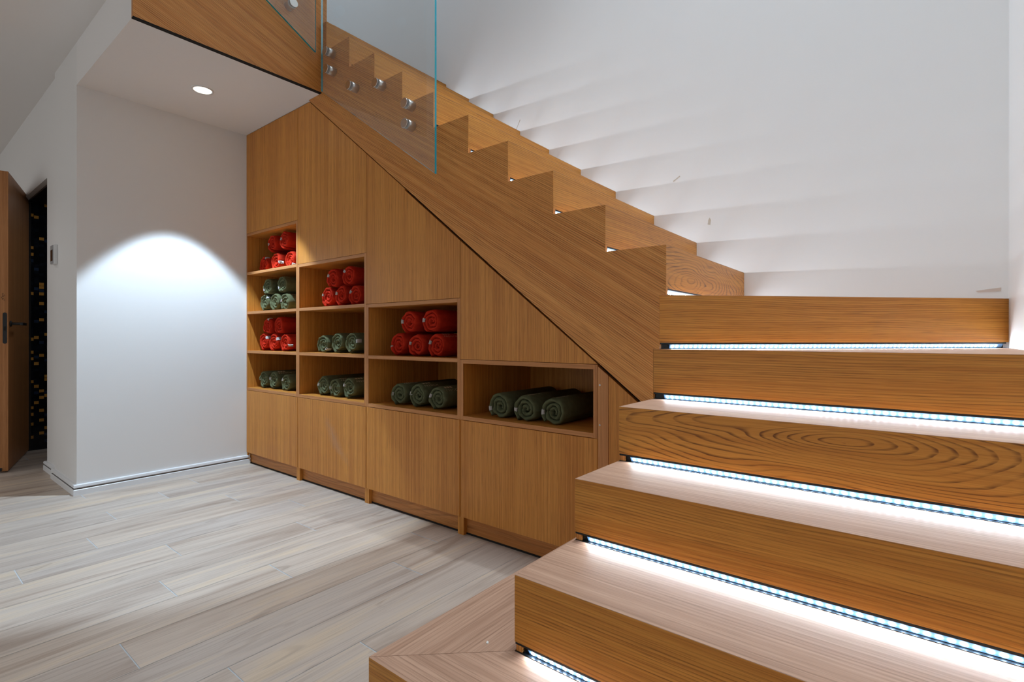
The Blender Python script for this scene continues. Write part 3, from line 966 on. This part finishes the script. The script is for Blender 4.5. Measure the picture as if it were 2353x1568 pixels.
gx1 = Xb + .058 - .005
g2 = empty('glass_panel', (gx1, 1.3, 2.7))
tag(g2, 'clear glass balustrade panel fixed to the oak fascia above the soffit', 'glass panel', 'stair balustrade glass panels')
o2 = -Vector(g2.location)
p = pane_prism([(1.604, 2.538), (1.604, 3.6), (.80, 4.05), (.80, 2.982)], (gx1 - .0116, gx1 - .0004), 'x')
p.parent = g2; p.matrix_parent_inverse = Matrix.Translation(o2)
for (y, z) in ((1.468, 2.752), (1.468, 2.86), (1.0, 3.02)):
    standoff(g2, (Xb + .0002, y, z), (1, 0, 0), .058, .0245, o2)

# ------------------------------------------------------------------ downlight, thermostat, door
dl = empty('downlight', (-3.277, 1.215, Zs))
tag(dl, 'round white recessed downlight glowing in the alcove soffit', 'light')
bm = bmesh.new()
ring = [(.0585, -.0002), (.0575, -.004), (.0475, -.0045), (.046, -.001)]
RR = []
for i in range(48):
    t = 2 * math.pi * i / 48
    RR.append([bm.verts.new((math.cos(t) * a, math.sin(t) * a, b)) for a, b in ring])
for i in range(48):
    for j in range(3):
        bm.faces.new((RR[i][j], RR[(i + 1) % 48][j], RR[(i + 1) % 48][j + 1], RR[i][j + 1]))
finish('trim_ring', bm, M['white_plastic'], dl, None, 0, True)
cyl('lens', (0, 0, -.0016), (0, 0, -.0004), .0462, M['lens'], dl, n=48)

th_ = empty('thermostat', (-4.283, Yl, 1.42))
tag(th_, 'slim white wall thermostat with a dark display beside the door', 'thermostat')
box('housing', -.042, .042, -.020, .0, -.060, .062, M['white_plastic'], th_, None, .002)
box('front_plate', -.040, .038, -.0225, -.0195, -.057, .059, M['grey_plastic'], th_, None, .001)
box('display', -.030, .028, -.0232, -.0222, -.040, .030, M['dark_glass'], th_)

HX, HY = -5.525, .792
dr = empty('door_1', (HX, HY, 0), R(-15.4))
tag(dr, 'oak door ajar at the far left edge with a black lever', 'door', kind='structure')
box('door_leaf', 0, .792, -.058, 0, .010, 2.006, M['door'], dr, (0, 0, 1), .001)
lv = cyl('lever_handle', (.735, .0005, .992), (.735, .008, .992), .019, M['black'], dr, n=24)
bm = bmesh.new()
add_cyl(bm, (.735, .008, .992), (.735, .058, .992), .009, n=16)
add_box(bm, .60, .745, .050, .066, .983, 1.001)
lo_ = finish('lever', bm, M['black'], lv, None, .001)
bm = bmesh.new()
hp = [(-.0265 + .0105 * (1 + math.cos(t)), z0 + .0105 * math.sin(t)) for z0, ts in ((1.055, [R(a) for a in range(0, 181, 20)]), (.868, [R(a) for a in range(180, 361, 20)])) for t in ts]
add_prism(bm, hp, (.792, .7935), 'x')
finish('lock_plate', bm, M['black'], dr)
box('latch', .7934, .796, -.021, -.011, .945, .972, M['dark'], dr)
box('bottom_bolt', .792, .800, -.040, -.030, .012, .034, M['black'], dr, None, .001)
# handwritten ink mark on the door edge
bm = bmesh.new()
pr_ = None
for i in range(36):
    t = i / 35
    pt = Vector((.7924, -.024 + .006 * math.sin(t * 26) + .003 * math.sin(t * 9 + 1), 1.145 + .046 * t + .003 * math.cos(t * 26)))
    if pr_ is not None: add_cyl(bm, pr_, pt, .0009, n=6, cap=False)
    pr_ = pt
finish('ink_mark', bm, M['ink'], dr)
# black frame lining the opening
bm = bmesh.new()
add_box(bm, -5.545, -5.531, .790, .805, 0, 1.985)
add_box(bm, -5.531, -4.648, .79, .965, 1.972, 1.985)
add_box(bm, -4.652, -4.6475, .80, .965, 0, 1.972)
struct('trim_1', bm, M['black'], 'black lining of the door opening', 'door frame')

# small white paint chip lying on the first tread
bm = bmesh.new()
add_prism(bm, [(-.004, -.002), (.001, -.003), (.005, .001), (.003, .003), (-.003, .002)], (0, .0022), 'z')
ch = finish('paint_chip', bm, M['chip'])
ch.location = (-.785, .892, Z[1]); ch.rotation_euler = (0, 0, 1.9)
tag(ch, 'tiny white paint chip lying on the first tread', 'paint chip')

# ------------------------------------------------------------------ lights
def lamp(name, kind, loc, energy, color, **kw):
    d = bpy.data.lights.new(name, kind)
    d.energy = energy; d.color = color
    for k, v in kw.items():
        if k not in ('rot',): setattr(d, k, v)
    o = bpy.data.objects.new(name, d); COL.objects.link(o)
    o.location = loc
    if 'rot' in kw: o.rotation_euler = kw['rot']
    return o


lamp('alcove_spot', 'SPOT', (-3.277, 1.215, Zs - .012), 185, (0.62, 0.81, 1.0), spot_size=R(67), spot_blend=.18, shadow_soft_size=.02)
lamp('stairwell_lamp', 'SPOT', (-.155, 2.207, 5.85), 215, (0.84, 0.92, 1.0), spot_size=R(66), spot_blend=.45, shadow_soft_size=.03)
lamp('stairwell_fill', 'AREA', (-.6, 1.9, 6.05), 20, (0.72, 0.86, 1.0), shape='RECTANGLE', size=1.2, size_y=.8, spread=R(60))  # unseen panel light added as cool fill for the stairwell walls
lamp('landing_fill', 'AREA', (-3.7, 1.7, 5.9), 40, (0.66, 0.83, 1.0), shape='RECTANGLE', size=.9, size_y=.6, rot=(R(12), R(-14), 0))  # unseen area light added to brighten the upper left back wall
lamp('inner_room_fill', 'AREA', (-4.95, 1.6, 2.03), 3.0, (0.85, 0.92, 1.0), shape='RECTANGLE', size=.3, size_y=.3)  # unseen light added so the room beyond the door shows
for (x, y) in ((-4.6, -.4), (-2.8, -1.6), (-6.2, -.6)):
    lamp('room_downlight', 'SPOT', (x, y, Zc - .01), 12, (0.95, 0.97, 1.0), spot_size=R(120), spot_blend=.5, shadow_soft_size=.05)

w = bpy.data.worlds.new('world')
scene.world = w
w.use_nodes = True
w.node_tree.nodes['Background'].inputs[0].default_value = (0.97, 0.985, 1.0, 1)
w.node_tree.nodes['Background'].inputs[1].default_value = 0.70

# ------------------------------------------------------------------ camera
cd = bpy.data.cameras.new('camera')
cam = bpy.data.objects.new('camera', cd)
COL.objects.link(cam)
cd.sensor_width = 36.0
cd.sensor_fit = 'HORIZONTAL'
cd.lens = 1181.33 / 2353 * 36.0
cd.shift_y = -(784 - 775.58) / 2353
cd.clip_start = .05
cam.location = (0, 0, .9)
cam.rotation_euler = (R(90), 0, R(38.6167))
scene.camera = cam

vs = scene.view_settings
vs.view_transform = 'Standard'
vs.look = 'None'
vs.gamma = 1.0
vs.exposure = 0.0
vs.use_curve_mapping = False
